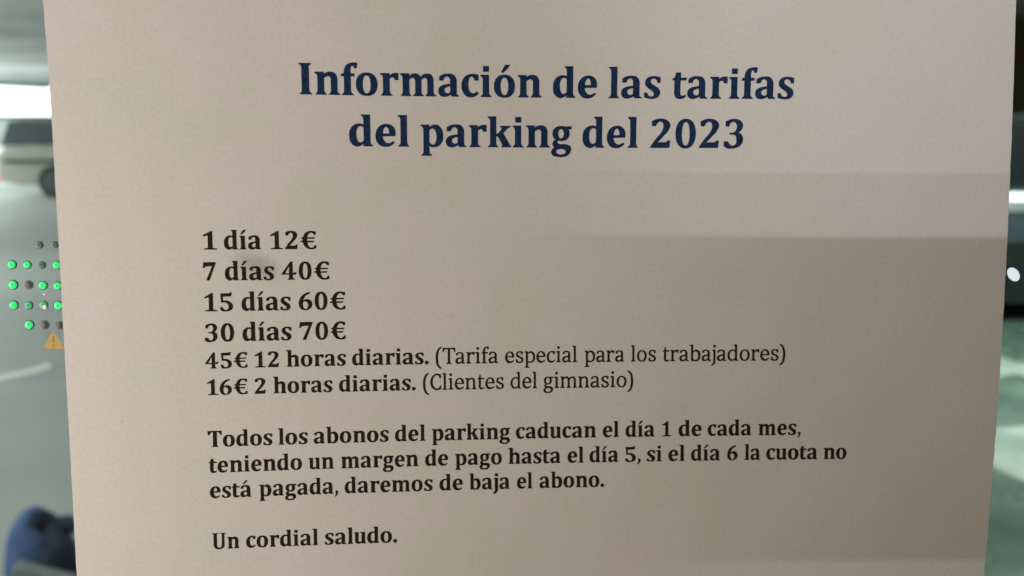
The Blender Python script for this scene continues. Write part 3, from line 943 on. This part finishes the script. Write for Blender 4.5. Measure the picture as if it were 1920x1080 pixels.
# ceiling brightness comes from the added upward lamps
# ------------------------------------------------------------------ cars
def loft(sections, mat, name, parent, smooth=True):
    """sections: list of (y, [(x, z)...]) rings of equal length; closed ends"""
    n = len(sections[0][1])
    verts = [(x, y, z) for y, ring in sections for x, z in ring]
    faces = []
    for j in range(len(sections) - 1):
        for i in range(n):
            faces.append((j * n + i, (j + 1) * n + i, (j + 1) * n + (i + 1) % n, j * n + (i + 1) % n))
    faces.append(tuple(range(n - 1, -1, -1)) if False else tuple(range(n)))
    faces.append(tuple(range((len(sections) - 1) * n, len(sections) * n))[::-1])
    o = pydata(name, verts, faces, mat, parent, smooth)
    bmx = bmesh.new(); bmx.from_mesh(o.data)
    bmesh.ops.recalc_face_normals(bmx, faces=bmx.faces); bmx.to_mesh(o.data); bmx.free()
    md = o.modifiers.new('bevel', 'BEVEL'); md.width = 0.03; md.segments = 3; md.limit_method = 'ANGLE'; md.angle_limit = R(25)
    return o

def car(name, loc, rz, paint, label, belt_trim=False, estate=False):
    """saloon car, nose towards -x of its own frame, 4.4 m long, 1.78 m wide"""
    e = empty(name, loc, rz)
    tag(e, label, 'car')
    side = [(-2.2, .30), (-2.22, .55), (-2.12, .74), (-1.3, .90), (-1.02, .96), (1.55, .99), (2.05, .95), (2.2, .80), (2.2, .34),
            (1.78, .24), (-1.8, .22)]
    def ring(k, dz):
        return [(x * k, .22 + (z - .22) * dz) for x, z in side]
    loft([(-.89, ring(.965, .96)), (-.80, ring(1, 1)), (.80, ring(1, 1)), (.89, ring(.965, .96))], M[paint], 'body', e)
    # cabin: glass volume with a roof on top
    gx = [(-1.05, .95), (-.35, 1.40), (1.05, 1.42), (1.75, .97)]
    if estate: gx = [(-1.05, .95), (-.35, 1.40), (1.92, 1.42), (2.12, .97)]
    glass = 'reflective' if estate else 'carglass'
    loft([(-.80, gx), (-.64, [(x * .97, z if z < 1 else z - .0) for x, z in gx]), (.64, [(x * .97, z) for x, z in gx]), (.80, gx)], M[glass], 'side_glass', e, False)
    rf = [(-.38, 1.40), (-.2, 1.45), (1.7 if estate else .9, 1.46), (1.94 if estate else 1.08, 1.415)]
    loft([(-.66, rf), (.66, rf)], M[paint], 'roof', e)
    for s in (-1, 1):
        box_obj('pillar', (.28, s * .79 - .02, .96), (.36, s * .79 + .02, 1.40), M['plastic'], e, 0.01)
        box_obj('mirror', (-.72, s * .96 - .09, .94), (-.56, s * .96 + .09, 1.08), M[paint], e, 0.03)
        box_obj('door_handle', (.10, s * .89 - .02, .80), (.30, s * .89 + .02, .83), M['trim'], e, 0.008)
        if estate:
            box_obj('side_moulding', (-1.9, s * .90 - .012, .66), (2.0, s * .90 + .012, .72), M['plastic'], e, 0.006)
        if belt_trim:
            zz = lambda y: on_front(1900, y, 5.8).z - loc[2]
            box_obj('trim_reflection', (-1.15, s * .895 - .012, zz(378)), (1.6, s * .895 + .012, zz(362)), M['tube'], e, 0.006)  # glowing strip in place of a lamp's reflection in the trim
            box_obj('side_moulding', (-1.55, s * .90 - .010, zz(397)), (1.7, s * .90 + .010, zz(382)), M['trim'], e, 0.006)
            box_obj('lower_cladding', (-2.0, s * .905 - .010, .16), (2.0, s * .905 + .010, zz(455)), M['plastic'], e, 0.006)
        for x in (-1.35, 1.10 if estate else 1.38):
            bmw = bmesh.new()
            bmesh.ops.create_cone(bmw, cap_ends=True, segments=28, radius1=.31, radius2=.31, depth=.2,
                                  matrix=Matrix.Translation((x, s * .80, .31)) @ Matrix.Rotation(R(90), 4, 'X'))
            w = link('wheel', mesh_of(bmw, 'wheel'), M['tyre'], e)
            bmr = bmesh.new()
            bmesh.ops.create_cone(bmr, cap_ends=True, segments=20, radius1=.19, radius2=.17, depth=.03,
                                  matrix=Matrix.Translation((x, s * .912, .31)) @ Matrix.Rotation(R(90), 4, 'X'))
            link('rim', mesh_of(bmr, 'rim'), M['darksteel' if estate else 'rim'], w)
        for nm, x, z, r, mt in (('headlight', -2.14, .68, .10, 'trim'), ('tail_light', 2.17, .36, .07, 'red_lamp' if estate else 'plastic'),
                                ('reversing_light', 2.10, .88, .075, 'warm_lamp' if estate else 'plastic')):
            bmh = bmesh.new()
            bmesh.ops.create_uvsphere(bmh, u_segments=16, v_segments=10, radius=r, matrix=Matrix.Translation((x, s * .80, z)) @ Matrix.Diagonal((1.1, 1.2, 1, 1)))
            link(nm, mesh_of(bmh, nm), M[mt], e, smooth=True)
    box_obj('grille', (-2.24, -.42, .42), (-2.10, .42, .62), M['plastic'], e, 0.02)
    box_obj('bumper', (-2.27, -.84, .24), (-2.05, .84, .38), M['plastic'], e, 0.03)
    box_obj('bonnet_edge', (-2.16, -.78, .735), (-2.02, .78, .755), M['plastic'], e, 0.005)
    return e

# beige estate side on below the strip window, its tail at the frame's left edge
car('parked_car', (on_front(212, 300, 16.0).x, 16.85, 0), R(180), 'tan', 'grey beige parked estate car with window reflections put into the glass colour, side on below the bright strip window', False, True)
# slate car side on at the right
car('parked_car', (3.4, 6.72, 0), 0.0, 'slate', 'dark slate parked car with a glowing line standing in for a reflection, side on at the right edge', True)

# ------------------------------------------------------------------ blue bundle on a grey bench, lower left
b0 = on_front(95, 1062, 2.05)
bag = empty('cloth_bundle', b0)
tag(bag, 'rounded blue cloth bundle with dark navy folds behind the grey bench at lower left', 'cloth')
def blob(name, c, r, mat, seed, amp, parent, seg=48):
    bmb = bmesh.new()
    bmesh.ops.create_uvsphere(bmb, u_segments=seg, v_segments=seg // 2, radius=1.0)
    from mathutils import noise
    for v in bmb.verts:
        d = v.co.normalized()
        n1 = noise.noise(d * 1.6 + Vector((seed, 0, 0)))
        n2 = noise.noise(Vector((d.x * 5 + seed, d.y * 5, d.z * 1.5)))
        k = 1 + amp * n1 + amp * .45 * n2
        v.co = Vector((d.x * r[0] * k + c[0], d.y * r[1] * k + c[1], d.z * r[2] * k + c[2]))
    return link(name, mesh_of(bmb, name), mat, parent, smooth=True)
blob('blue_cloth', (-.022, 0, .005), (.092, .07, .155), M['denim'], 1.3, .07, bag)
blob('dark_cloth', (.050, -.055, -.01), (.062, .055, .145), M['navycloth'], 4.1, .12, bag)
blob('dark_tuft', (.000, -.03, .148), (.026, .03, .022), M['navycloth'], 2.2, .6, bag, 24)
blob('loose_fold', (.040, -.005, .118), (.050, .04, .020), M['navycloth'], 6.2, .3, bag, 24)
bp = on_front(40, 1056, 1.93)
bq = on_front(140, 1084, 1.93)
be = empty('grey_bench', bp)
tag(be, 'grey bench board slanting in front of the blue cloth bundle at lower left', 'bench')
L = (bq - bp).length
bb = box_obj('board', (-.012, -.02, -.30), (.9, .02, 0), M['bench'], be, 0.008)
bb.rotation_euler = (0, math.atan2(bp.z - bq.z, bq.x - bp.x), 0)
